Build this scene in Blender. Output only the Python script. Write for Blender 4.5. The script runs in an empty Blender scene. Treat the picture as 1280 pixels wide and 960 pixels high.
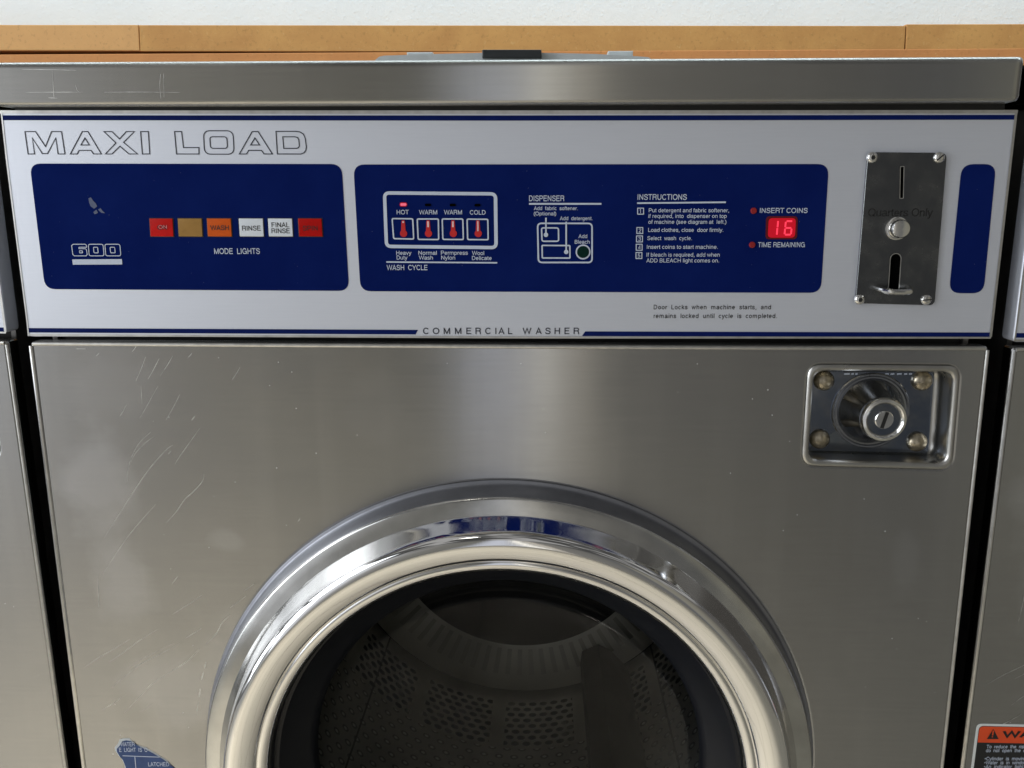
import bpy, bmesh, math, random
from mathutils import Vector, Matrix
random.seed(7)
S = bpy.context.scene
COL = S.collection

# ------------------------------------------------------------------ camera
FPX = 1083.4
PITCH, YAW, ROLL = math.radians(12.532), math.radians(-2.0106), math.radians(-0.024)
DIST, CX, CZ = 0.66948, 0.03231, 1.25
_F = Vector((math.sin(YAW)*math.cos(PITCH), math.cos(YAW)*math.cos(PITCH), -math.sin(PITCH)))
_r = Vector((math.cos(YAW), -math.sin(YAW), 0)); _u = _r.cross(_F)
_A = math.cos(ROLL)*_r + math.sin(ROLL)*_u
_U = -math.sin(ROLL)*_r + math.cos(ROLL)*_u
cam = bpy.data.cameras.new('camera')
cam.sensor_fit = 'HORIZONTAL'; cam.sensor_width = 36.0; cam.lens = 36.0*FPX/1280.0
cam.clip_start = 0.02; cam.clip_end = 200
cam_o = bpy.data.objects.new('camera', cam); COL.objects.link(cam_o)
cam_o.matrix_world = Matrix(((_A.x, _U.x, -_F.x, CX), (_A.y, _U.y, -_F.y, -DIST), (_A.z, _U.z, -_F.z, CZ), (0, 0, 0, 1)))
S.camera = cam_o

def U(px, py, Y=0.0):
    """point of the plane y = Y measured at a photograph pixel -> (x, z)"""
    d = _F*FPX + _A*(px-640) - _U*(py-480)
    k = (Y+DIST)/d.y
    return (CX + d.x*k, CZ + d.z*k)

# ------------------------------------------------------------------ world: the room's own light all round
W = bpy.data.worlds.new("World"); S.world = W; W.use_nodes = True
nt = W.node_tree; nt.nodes.clear()
def wn(t, **k):
    n = nt.nodes.new(t)
    for a, b in k.items(): setattr(n, a, b)
    return n
def wl(a, b): nt.links.new(a, b)
tc = wn('ShaderNodeTexCoord'); sep = wn('ShaderNodeSeparateXYZ'); wl(tc.outputs['Generated'], sep.inputs[0])
def wmath(op, a, b=None, clamp=False):
    n = wn('ShaderNodeMath', operation=op, use_clamp=clamp)
    for i, v in enumerate((a, b)):
        if v is None: continue
        if isinstance(v, (int, float)): n.inputs[i].default_value = v
        else: wl(v, n.inputs[i])
    return n.outputs[0]
neg = wmath('MULTIPLY', sep.outputs[1], -1)
az = wmath('ARCTAN2', sep.outputs[0], neg)                      # 0 = straight out from the machines, + = right
azn = wmath('MULTIPLY_ADD', az, 1/(2*math.pi)); azn.node.inputs[2].default_value = 0.5
ramp = wn('ShaderNodeValToRGB'); wl(azn, ramp.inputs[0]); ramp.color_ramp.interpolation = 'LINEAR'
def deg(a): return a/360+0.5
stops = [(-180, (.12, .12, .12)), (-112, (.14, .14, .14)), (-60, (.16, .165, .17)), (-44, (.55, .56, .59)), (-38, (.84, .86, .91)), (-33, (.66, .68, .72)), (-29, (.47, .475, .49)),
         (-23, (.29, .288, .28)), (-14, (.205, .202, .19)), (-6.6, (.18, .178, .164)), (-4.8, (.60, .63, .72)), (-2.2, (.64, .67, .76)), (-1.2, (.48, .49, .52)),
         (-0.2, (1.5, 1.46, 1.34)), (0.7, (.42, .41, .39)), (1.6, (.48, .47, .44)), (2.2, (1.25, 1.14, .98)), (3.2, (.22, .215, .20)),
         (7, (.195, .19, .18)), (17, (.16, .157, .15)), (24, (.125, .128, .135)), (29, (.24, .235, .205)), (42, (.24, .23, .19)), (70, (.11, .105, .1)), (120, (.1, .1, .1)), (180, (.12, .12, .12))]
el = ramp.color_ramp.elements
el[0].position = 0; el[1].position = 1
for i, (a, c) in enumerate(stops):
    e = el[0] if i == 0 else (el[-1] if i == len(stops)-1 else el.new(deg(a)))
    e.color = (*c, 1)
mpr = wn('ShaderNodeMapRange', interpolation_type='SMOOTHSTEP'); wl(sep.outputs[2], mpr.inputs[0])
mpr.inputs[1].default_value = .30; mpr.inputs[2].default_value = .55
ceil_c = wn('ShaderNodeMix', data_type='RGBA'); wl(mpr.outputs[0], ceil_c.inputs[0]); wl(ramp.outputs[0], ceil_c.inputs[6])
cnz = wn('ShaderNodeTexNoise'); wl(tc.outputs['Generated'], cnz.inputs['Vector']); cnz.inputs['Scale'].default_value = 4.0; cnz.inputs['Detail'].default_value = 2
cmr = wn('ShaderNodeMapRange'); wl(cnz.outputs['Fac'], cmr.inputs[0]); cmr.inputs[1].default_value = .46; cmr.inputs[2].default_value = .56; cmr.inputs[3].default_value = .07; cmr.inputs[4].default_value = .40
wl(cmr.outputs[0], ceil_c.inputs[7])
# tall shop windows along the left, split by posts and partly blocked by things standing before them
def wstep(v, a, b):
    n = wn('ShaderNodeMapRange', interpolation_type='SMOOTHSTEP'); wl(v, n.inputs[0]); n.inputs[1].default_value = a; n.inputs[2].default_value = b; return n.outputs[0]
azd = wmath('MULTIPLY', az, 180/math.pi)
win = wmath('MULTIPLY', wmath('MULTIPLY', wstep(azd, -112, -110), wstep(azd, -43, -45)), wmath('MULTIPLY', wstep(sep.outputs[2], -.22, -.20), wstep(sep.outputs[2], .66, .64)))
post = wstep(wmath('ABSOLUTE', wmath('SUBTRACT', wmath('FRACT', wmath('MULTIPLY', azd, 1/17)), .5)), .075, .095)
rail = wstep(wmath('ABSOLUTE', wmath('SUBTRACT', sep.outputs[2], .33)), .02, .03)
wnz = wn('ShaderNodeTexNoise'); wl(tc.outputs['Generated'], wnz.inputs['Vector']); wnz.inputs['Scale'].default_value = 5.5; wnz.inputs['Detail'].default_value = 3
blk = wmath('MAXIMUM', wstep(wnz.outputs['Fac'], .545, .50), wstep(sep.outputs[2], .30, .50))
win = wmath('MULTIPLY', wmath('MULTIPLY', win, post), wmath('MULTIPLY', rail, blk))
wmix = wn('ShaderNodeMix', data_type='RGBA'); wl(win, wmix.inputs[0]); wl(ceil_c.outputs[2], wmix.inputs[6]); wmix.inputs[7].default_value = (2.7, 2.85, 3.05, 1)
bg = wn('ShaderNodeBackground'); wl(wmix.outputs[2], bg.inputs[0]); bg.inputs[1].default_value = 1.0
wo = wn('ShaderNodeOutputWorld'); wl(bg.outputs[0], wo.inputs[0])

def area(name, loc, to, sx, sy, power, col):
    L = bpy.data.lights.new(name, 'AREA'); L.shape = 'RECTANGLE'; L.size = sx; L.size_y = sy; L.energy = power; L.color = col
    o = bpy.data.objects.new(name, L); COL.objects.link(o); o.location = loc
    o.rotation_euler = (Vector(to)-Vector(loc)).to_track_quat('-Z', 'Y').to_euler(); return o
area('wall_fill', (0.1, .42, 2.3), (0.1, .72, 1.3), 2.6, .25, 14.8, (.79, .94, 1.0))  # unseen lamp added to brighten the wall without touching the fronts
area('window_side_fill', (-1.75, -1.0, 1.45), (-.1, 0, 1.25), .5, 1.1, 11, (.93, .97, 1.0))  # extra lamp added on the window side to brighten the panel's left end
dl_ = area('floor_fill', (-.85, -1.0, 2.9), (-.85, -.99, 0), .9, .4, 14, (1.0, .97, .92)); dl_.data.spread = math.radians(56)  # added narrow lamp, brightens the floor that the chrome mirrors

S.view_settings.view_transform = 'Standard'; S.view_settings.look = 'None'
S.view_settings.exposure = 0.0; S.view_settings.gamma = 1.0; S.view_settings.use_curve_mapping = False
S.render.engine = 'CYCLES'
S.cycles.use_denoising = True; S.cycles.max_bounces = 10; S.cycles.glossy_bounces = 6; S.cycles.transparent_max_bounces = 12
S.cycles.sample_clamp_indirect = 6.0; S.cycles.caustics_reflective = True

# ------------------------------------------------------------------ materials
def lin(r, g, b):
    f = lambda c: (c/255/12.92) if c/255 <= .04045 else ((c/255+.055)/1.055)**2.4
    return (f(r), f(g), f(b))

class Mat:
    def __init__(s, name):
        s.m = bpy.data.materials.new(name); s.m.use_nodes = True; s.t = s.m.node_tree; s.t.nodes.clear()
        s.out = s.n('ShaderNodeOutputMaterial'); s.p = s.n('ShaderNodeBsdfPrincipled'); s.l(s.p.outputs[0], s.out.inputs[0])
        s.tc = None
    def n(s, t, **k):
        x = s.t.nodes.new(t)
        for a, b in k.items(): setattr(x, a, b)
        return x
    def l(s, a, b): s.t.links.new(a, b)
    def set(s, **k):
        for a, b in k.items():
            i = s.p.inputs[a.replace('_', ' ')]
            i.default_value = (*b, 1) if isinstance(b, tuple) and len(b) == 3 else b
        return s
    def obj(s):
        if not s.tc: s.tc = s.n('ShaderNodeTexCoord')
        return s.tc.outputs['Object']
    def math(s, op, a, b=None, c=None, clamp=False):
        x = s.n('ShaderNodeMath', operation=op, use_clamp=clamp)
        for i, v in enumerate((a, b, c)):
            if v is None: continue
            if isinstance(v, (int, float)): x.inputs[i].default_value = v
            else: s.l(v, x.inputs[i])
        return x.outputs[0]
    def noise(s, scale, detail=3, rough=.55, stretch=(1, 1, 1), vec=None, dist=0):
        mp = s.n('ShaderNodeMapping'); s.l(vec or s.obj(), mp.inputs[0]); mp.inputs['Scale'].default_value = stretch
        x = s.n('ShaderNodeTexNoise'); s.l(mp.outputs[0], x.inputs['Vector'])
        x.inputs['Scale'].default_value = scale; x.inputs['Detail'].default_value = detail; x.inputs['Roughness'].default_value = rough
        x.inputs['Distortion'].default_value = dist
        return x.outputs['Fac']
    def remap(s, v, a, b, c, d):
        x = s.n('ShaderNodeMapRange'); s.l(v, x.inputs[0])
        for i, k in enumerate((a, b, c, d)): x.inputs[i+1].default_value = k
        return x.outputs[0]
    def mix(s, f, a, b):
        x = s.n('ShaderNodeMix', data_type='RGBA')
        for i, v in ((0, f), (6, a), (7, b)):
            if isinstance(v, (int, float)): x.inputs[i].default_value = v
            elif isinstance(v, tuple): x.inputs[i].default_value = (*v, 1)
            else: s.l(v, x.inputs[i])
        return x.outputs[2]
    def bump(s, h, strength, dist, prev=None):
        x = s.n('ShaderNodeBump'); x.inputs['Strength'].default_value = strength; x.inputs['Distance'].default_value = dist
        s.l(h, x.inputs['Height'])
        if prev: s.l(prev, x.inputs['Normal'])
        s.l(x.outputs[0], s.p.inputs['Normal']); return x.outputs[0]
    def col(s, c): s.l(c, s.p.inputs['Base Color'])
    def rough(s, c): s.l(c, s.p.inputs['Roughness'])

def plain(name, c, rough=.45, metal=0.0, spec=.5, var=.12, nscale=60):
    m = Mat(name); m.set(Metallic=metal, Roughness=rough); m.p.inputs['Specular IOR Level'].default_value = spec
    n = m.noise(nscale, 4)
    m.col(m.mix(m.remap(n, .3, .7, 0, 1), tuple(x*(1-var) for x in c), tuple(min(1, x*(1+var)) for x in c)))
    m.rough(m.remap(m.noise(nscale*.4, 3), .3, .7, max(.02, rough*.85), min(1, rough*1.15)))
    return m.m

def steel(name, base=(.452, .448, .437), rough=.205, aniso=1.0, stains=(), dirt=.10):
    m = Mat(name); m.set(Metallic=1.0)
    grain = m.noise(1.0, 1, .5, (22, 22, 420))            # horizontal brushing
    fine = m.noise(1.0, 1, .5, (14, 14, 260))
    blot = m.noise(5.5, 5, .6, dist=.6)
    f = m.remap(grain, .3, .7, .0, .07)
    c = m.mix(f, base, tuple(x*.55 for x in base))
    c = m.mix(m.remap(blot, .45, .72, 0, dirt), c, (.30, .27, .21))
    streak = m.noise(1.0, 3, .6, (38, 38, 1.2), dist=.2)
    c = m.mix(m.remap(streak, .5, .8, 0, .10), c, (.78, .77, .75))
    r = m.math('ADD', m.remap(fine, .3, .7, rough-.008, rough+.008), m.remap(blot, .4, .8, 0, .07))
    haze = None
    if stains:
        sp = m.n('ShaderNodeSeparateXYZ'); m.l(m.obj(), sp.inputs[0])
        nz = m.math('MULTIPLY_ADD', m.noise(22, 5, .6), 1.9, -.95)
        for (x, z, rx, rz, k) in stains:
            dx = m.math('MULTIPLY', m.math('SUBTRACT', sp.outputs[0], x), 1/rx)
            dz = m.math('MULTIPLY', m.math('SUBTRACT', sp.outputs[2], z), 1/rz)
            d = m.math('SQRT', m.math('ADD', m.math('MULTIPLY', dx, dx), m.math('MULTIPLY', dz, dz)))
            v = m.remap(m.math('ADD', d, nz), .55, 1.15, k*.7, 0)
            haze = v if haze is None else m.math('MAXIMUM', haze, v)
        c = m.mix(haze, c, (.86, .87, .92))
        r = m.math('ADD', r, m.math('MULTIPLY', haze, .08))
    m.col(c); m.rough(r)
    m.set(Anisotropic=aniso); m.p.inputs['Anisotropic Rotation'].default_value = .25
    tg = m.n('ShaderNodeTangent', direction_type='UV_MAP'); tg.uv_map = 'UVMap'
    m.l(tg.outputs[0], m.p.inputs['Tangent'])
    b = m.bump(m.noise(4.0, 2, .5), .2, .0035)
    return m.m

M = {}
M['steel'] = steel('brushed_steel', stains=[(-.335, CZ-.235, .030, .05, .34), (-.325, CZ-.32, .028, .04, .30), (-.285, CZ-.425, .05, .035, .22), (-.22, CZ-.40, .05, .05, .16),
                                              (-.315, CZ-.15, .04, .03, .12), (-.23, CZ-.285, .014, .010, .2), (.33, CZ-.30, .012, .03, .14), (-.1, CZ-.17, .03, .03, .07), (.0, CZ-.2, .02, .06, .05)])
M['steel_plain'] = steel('brushed_steel_plain')
M['lid_steel'] = steel('lid_steel', base=(.49, .484, .455), rough=.21, dirt=.12)
M['scratch'] = plain('scratch_bright', (.62, .61, .58), .5, .8, var=.4, nscale=160)
mm = Mat('silver_film'); mm.set(Metallic=.6, Roughness=.50)
mm.col(mm.mix(mm.remap(mm.noise(1, 3, .6, (30, 30, 700)), .3, .7, 0, 1), (.675, .70, .765), (.695, .72, .785)))
mm.bump(mm.noise(500, 2), .06, .0003); M['silver'] = mm.m
mm = Mat('blue_film'); mm.set(Roughness=.34); mm.p.inputs['Specular IOR Level'].default_value = 0.0
mm.col(mm.mix(mm.remap(mm.noise(14, 5, .65), .4, .75, 0, 1), (.0042, .0115, .094), (.0060, .0158, .115)))
mm.rough(mm.remap(mm.noise(30, 5, .7), .35, .7, .30, .46)); mm.bump(mm.noise(700, 2), .05, .0003); M['blue'] = mm.m
M['print_white'] = plain('white_ink', (.56, .62, .74), .5, var=.06)
M['print_dark'] = plain('navy_ink', (.010, .013, .03), .5)
M['print_blue'] = plain('blue_ink', (.004, .012, .095), .5, spec=.05)
M['void'] = plain('unlit_void', (.002, .002, .002), 1.0, spec=0.0)
M['recess'] = plain('recess_steel', (.50, .49, .46), .30, 1.0, nscale=40)
M['print_black'] = plain('black_ink', (.012, .012, .012), .5)
M['trim'] = plain('satin_trim', (.62, .61, .58), .35, 1.0, nscale=120)
M['rubber'] = plain('black_rubber', (.007, .008, .011), .34, spec=.3)
M['black'] = plain('black_paint', (.012, .012, .012), .45)
M['cabinet'] = plain('dark_cabinet_metal', (.22, .21, .20), .34, .9)
M['shadow_gap'] = plain('gap_shade_black', (.010, .009, .008), .5, var=.5, nscale=90)  # shade of the gaps put into the colour
mm = Mat('chrome'); mm.set(Metallic=1.0, Base_Color=(.80, .79, .77))
mm.rough(mm.remap(mm.noise(24, 5, .65), .35, .75, .018, .11))
b = mm.bump(mm.noise(9, 2, .5), .30, .0035); mm.bump(mm.noise(1, 3, .6, (900, 60, 60), dist=1.5), .02, .0003, b); M['chrome'] = mm.m
M['flange'] = plain('satin_flange', (.54, .535, .51), .17, 1.0, nscale=40)
M['rim'] = plain('dull_dark_rim', (.27, .275, .30), .36, .85, nscale=40)
mm = Mat('coin_plate_metal'); mm.set(Metallic=1.0)
bl = mm.noise(38, 5, .65)
mm.col(mm.mix(mm.remap(bl, .5, .75, 0, .3), (.15, .155, .16), (.27, .27, .26)))
mm.rough(mm.remap(bl, .3, .75, .12, .34)); mm.bump(mm.noise(9, 2), .2, .002); M['coin'] = mm.m
mm = Mat('lock_plate_metal'); mm.set(Metallic=1.0)
bl = mm.noise(60, 5, .65)
mm.col(mm.mix(mm.remap(bl, .45, .75, 0, .5), (.17, .195, .24), (.28, .27, .25)))
mm.rough(mm.remap(bl, .3, .75, .08, .24)); mm.bump(mm.noise(20, 2), .2, .002); M['lock'] = mm.m
mm = Mat('grubby_cast_metal'); mm.set(Metallic=1.0)
bl = mm.noise(190, 5, .75)
mm.col(mm.mix(mm.remap(bl, .60, .70, 0, 1), (.30, .31, .33), (.05, .05, .05)))
mm.rough(mm.remap(bl, .3, .7, .10, .26)); mm.bump(bl, .06, .0004); M['cone'] = mm.m
M['bright'] = plain('bright_metal', (.72, .71, .68), .16, 1.0, nscale=80)
M['brass'] = plain('tarnished_rivet', (.42, .37, .28), .30, 1.0, var=.35, nscale=260)
M['red_lens'] = plain('red_lens', lin(196, 22, 18), .3, spec=.15, nscale=90)
M['red_lens_dark'] = plain('dark_red_lens', lin(178, 14, 10), .3, spec=.15, nscale=90)
M['tan_lens'] = plain('tan_lens', lin(160, 122, 66), .35, spec=.15, nscale=60)
M['orange_lens'] = plain('orange_lens', lin(205, 88, 26), .35, spec=.15, nscale=60)
M['white_lens'] = plain('white_lens', lin(222, 228, 234), .35, var=.04)
M['red_ink'] = plain('red_ink', lin(196, 26, 26), .45)
M['pink_ink'] = plain('pink_ink', lin(235, 195, 195), .45)
M['worn_ink'] = plain('worn_pink_ink', lin(222, 120, 120), .5, var=.4, nscale=900)
M['maroon_ink'] = plain('maroon_ink', lin(70, 4, 4), .5)
M['dot_red'] = plain('unlit_red_lamp', lin(150, 30, 34), .3)
M['green_lens'] = plain('dark_green_lens', (.001, .022, .016), .3, spec=.08)
def glow(name, c, k, base=(.02, 0, 0)):
    m = Mat(name); m.set(Base_Color=base, Roughness=.3); m.p.inputs['Emission Color'].default_value = (*c, 1); m.p.inputs['Emission Strength'].default_value = k
    return m.m
M['digit'] = glow('lit_digit', (1.0, .045, .09), 1.3)
M['display'] = glow('lit_red_window', (.75, .0, .018), .62)
M['display_rim'] = glow('red_window_edge', (.5, .0, .01), .10)
M['led_on'] = glow('lit_pink_lamp', (.9, .16, .26), .75, (.3, .02, .03))
M['grey_plastic'] = plain('grey_plastic', (.58, .61, .61), .4, var=.08)
M['dark_plastic'] = plain('dark_plastic', (.018, .022, .024), .3)
M['scuff'] = plain('pale_scuff', (.085, .105, .19), .6)
M['paper'] = plain('torn_paper', (.55, .58, .60), .8)
M['sticker_blue'] = plain('sticker_blue', lin(38, 66, 116), .45, var=.15, nscale=120)
M['orange'] = plain('sticker_orange', lin(222, 78, 34), .45, var=.05)
M['sticker_white'] = plain('sticker_white', (.72, .74, .72), .45, var=.05)
M['dust'] = plain('dust_speck', (.72, .72, .70), .7)
# wall
mm = Mat('rough_white_plaster'); mm.set(Roughness=.85)
mm.col(mm.mix(mm.remap(mm.noise(6, 4), .35, .7, 0, 1), (.725, .785, .825), (.775, .825, .86)))
spk = mm.n('ShaderNodeTexVoronoi'); mm.l(mm.obj(), spk.inputs['Vector']); spk.inputs['Scale'].default_value = 130
b = mm.bump(mm.noise(110, 6, .62), .24, .004); mm.bump(mm.remap(spk.outputs['Distance'], 0, .35, 1, 0), .13, .003, b); M['wall'] = mm.m
def mdf(name, a, b_):
    m = Mat(name); m.set(Roughness=.62); m.p.inputs['Specular IOR Level'].default_value = .3
    c = m.mix(m.remap(m.noise(14, 6, .7, dist=.5), .3, .7, 0, 1), a, b_)
    c = m.mix(m.remap(m.noise(170, 3, .7), .57, .72, 0, .32), c, tuple(x*.45 for x in a))
    c = m.mix(m.remap(m.noise(210, 3, .7), .62, .74, 0, .5), c, (.72, .46, .2))
    m.col(c); m.bump(m.noise(260, 4), .25, .001); return m.m
M['mdf'] = mdf('tan_fibreboard', (.56, .27, .085), (.68, .355, .115))
M['mdf_pale'] = mdf('paler_fibreboard', (.68, .36, .14), (.76, .41, .155))
M['mdf_dark'] = mdf('brown_fibreboard', (.60, .25, .085), (.70, .30, .10))
# floor
mm = Mat('beige_vinyl_floor'); mm.set(Roughness=.42)
br = mm.n('ShaderNodeTexBrick'); mm.l(mm.obj(), br.inputs['Vector']); br.offset = 0; br.inputs['Scale'].default_value = 1.0
br.inputs['Color1'].default_value = (.50, .46, .375, 1); br.inputs['Color2'].default_value = (.55, .505, .415, 1); br.inputs['Mortar'].default_value = (.22, .2, .17, 1)
br.inputs['Brick Width'].default_value = .305; br.inputs['Row Height'].default_value = .305; br.inputs['Mortar Size'].default_value = .003
mm.col(mm.mix(mm.remap(mm.noise(30, 4), .4, .7, 0, .25), br.outputs['Color'], (.36, .33, .27))); M['floor'] = mm.m
# perforated drum: hole pattern on the sheet (u along the circumference, v along the axis, metres)
def drum_mat(name, y_back, c, rough):
    m = Mat(name); m.set(Metallic=.85)
    uv = m.n('ShaderNodeUVMap'); uv.uv_map = 'UVMap'; sp = m.n('ShaderNodeSeparateXYZ'); m.l(uv.outputs[0], sp.inputs[0])
    def dots(pitch):
        v = m.math('MULTIPLY', sp.outputs[1], 1/(pitch*.86)); row = m.math('FLOOR', v)
        u = m.math('ADD', m.math('MULTIPLY', sp.outputs[0], 1/pitch), m.math('MULTIPLY', m.math('MODULO', row, 2), .5))
        fu = m.math('SUBTRACT', m.math('FRACT', u), .5); fv = m.math('SUBTRACT', m.math('FRACT', v), .5)
        return m.math('SQRT', m.math('ADD', m.math('MULTIPLY', fu, fu), m.math('MULTIPLY', fv, fv)))
    big = dots(.0165); small = dots(.0215)
    near = m.math('MULTIPLY', m.math('GREATER_THAN', sp.outputs[1], y_back-.145), m.math('LESS_THAN', sp.outputs[1], y_back-.030))   # the rows of large holes near the back
    band = m.math('GREATER_THAN', m.math('FRACT', m.math('MULTIPLY', sp.outputs[0], 1/.125)), .17)
    hole = m.math('MULTIPLY', m.remap(big, .33, .38, 1, 0), m.math('MULTIPLY', near, band))
    front = m.math('LESS_THAN', sp.outputs[1], y_back-.15)
    glint = m.math('MULTIPLY', m.remap(small, .10, .17, 1, 0), front); pit = m.math('MULTIPLY', m.remap(small, .24, .30, 1, 0), front)  # dimples by colour alone: painted glint dots inside darker pits
    seam = m.math('LESS_THAN', m.math('ABSOLUTE', m.math('SUBTRACT', m.math('FRACT', m.math('MULTIPLY', sp.outputs[0], 1/.46)), .5)), .003)
    cc = m.mix(m.remap(m.noise(14, 4), .35, .7, 0, 1), c, tuple(x*.75 for x in c))
    cc = m.mix(m.math('MULTIPLY', pit, .6), cc, (.05, .048, .042)); cc = m.mix(glint, cc, (.92, .90, .84))
    m.col(m.mix(m.math('MAXIMUM', hole, m.math('MULTIPLY', seam, .8)), cc, (.003, .003, .003)))
    m.set(Roughness=rough)
    return m.m
M['drum'] = drum_mat('perforated_drum_steel', .585, (.66, .635, .575), .48)
mm = Mat('drum_back_steel'); mm.set(Metallic=.85, Roughness=.42)
uv_ = mm.n('ShaderNodeUVMap'); uv_.uv_map = 'UVMap'; sp_ = mm.n('ShaderNodeSeparateXYZ'); mm.l(uv_.outputs[0], sp_.inputs[0])
slot_ = mm.math('MULTIPLY', mm.math('LESS_THAN', mm.math('FRACT', mm.math('MULTIPLY', sp_.outputs[0], 1/.0175)), .42), mm.math('MULTIPLY', mm.math('GREATER_THAN', sp_.outputs[1], .212), mm.math('LESS_THAN', sp_.outputs[1], .252)))
mm.col(mm.mix(mm.math('MULTIPLY', slot_, mm.remap(mm.noise(7, 2), .35, .6, .25, .85)), mm.mix(mm.remap(mm.noise(5, 3), .35, .65, 0, 1), (.46, .44, .39), (.22, .21, .185)), (.13, .124, .11))); M['drum_back'] = mm.m
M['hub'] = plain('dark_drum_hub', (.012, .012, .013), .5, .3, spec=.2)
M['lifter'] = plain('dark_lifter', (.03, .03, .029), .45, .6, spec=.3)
# thin window glass
mm = Mat('door_glass'); mm.t.nodes.remove(mm.p)
lw = mm.n('ShaderNodeLayerWeight'); lw.inputs[0].default_value = .5
fr_ = mm.math('MULTIPLY_ADD', mm.math('POWER', lw.outputs['Facing'], 4.5), .85, .018)
tr = mm.n('ShaderNodeBsdfTransparent'); tr.inputs[0].default_value = (.86, .88, .88, 1)
gl = mm.n('ShaderNodeBsdfGlossy'); gl.inputs['Roughness'].default_value = .04
dfu = mm.n('ShaderNodeBsdfDiffuse'); dfu.inputs[0].default_value = (.5, .5, .5, 1)
mx0 = mm.n('ShaderNodeMixShader'); mm.l(mm.remap(mm.noise(16, 5, .6), .45, .8, .002, .012), mx0.inputs[0]); mm.l(tr.outputs[0], mx0.inputs[1]); mm.l(dfu.outputs[0], mx0.inputs[2])
mx = mm.n('ShaderNodeMixShader'); mm.l(fr_, mx.inputs[0]); mm.l(mx0.outputs[0], mx.inputs[1]); mm.l(gl.outputs[0], mx.inputs[2])
mm.l(mx.outputs[0], mm.out.inputs[0]); M['glass'] = mm.m

# ------------------------------------------------------------------ mesh builder
def curve_plate(loops, depth, bevel, res=2):
    """filled outline with holes -> (verts, faces); local x,z in the plane, front at y = 0, back at y = depth"""
    c = bpy.data.curves.new('p', 'CURVE'); c.dimensions = '2D'; c.fill_mode = 'BOTH'
    c.extrude = max(depth/2-bevel, 0); c.bevel_depth = bevel; c.bevel_resolution = res; c.offset = -bevel
    for L in loops:
        sp = c.splines.new('POLY'); sp.points.add(len(L)-1); sp.use_cyclic_u = True
        for p, q in zip(sp.points, L): p.co = (q[0], q[1], 0, 1)
    o = bpy.data.objects.new('p', c); COL.objects.link(o)
    dg = bpy.context.evaluated_depsgraph_get(); dg.update()
    me = bpy.data.meshes.new_from_object(o.evaluated_get(dg))
    vs = [(v.co.x, depth/2-v.co.z, v.co.y) for v in me.vertices]; fs = [tuple(p.vertices) for p in me.polygons]
    bpy.data.objects.remove(o); bpy.data.curves.remove(c); bpy.data.meshes.remove(me)
    return vs, fs

def rquad(tl, tr, br, bl, r, n=6):
    """rounded quadrilateral (world x,z)"""
    P = [Vector(p) for p in (tl, tr, br, bl)]; out = []
    for i in range(4):
        p = P[i]; a = (P[i-1]-p).normalized(); b = (P[(i+1) % 4]-p).normalized()
        p0 = p+a*r; p1 = p+b*r
        for k in range(n+1):
            t = k/n; q = p0*(1-t)**2 + p*2*t*(1-t) + p1*t*t
            q = q*.72 + (p0*(1-t)+p1*t)*.28*.0 + q*.28
            out.append((q.x, q.y))
    return out
def pq(tl, tr, br, bl, r, Y=0): return rquad(U(*tl, Y), U(*tr, Y), U(*br, Y), U(*bl, Y), r)
def circ(cx, cz, r, n=96): return [(cx+r*math.cos(2*math.pi*k/n), cz+r*math.sin(2*math.pi*k/n)) for k in range(n)]
def scale_loop(L, d):
    """shrink a convex loop by about d metres"""
    cx = (min(p[0] for p in L)+max(p[0] for p in L))/2; cz = (min(p[1] for p in L)+max(p[1] for p in L))/2
    hx = (max(p[0] for p in L)-min(p[0] for p in L))/2; hz = (max(p[1] for p in L)-min(p[1] for p in L))/2
    return [(cx+(p[0]-cx)*(hx-d)/hx, cz+(p[1]-cz)*(hz-d)/hz) for p in L]

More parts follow.
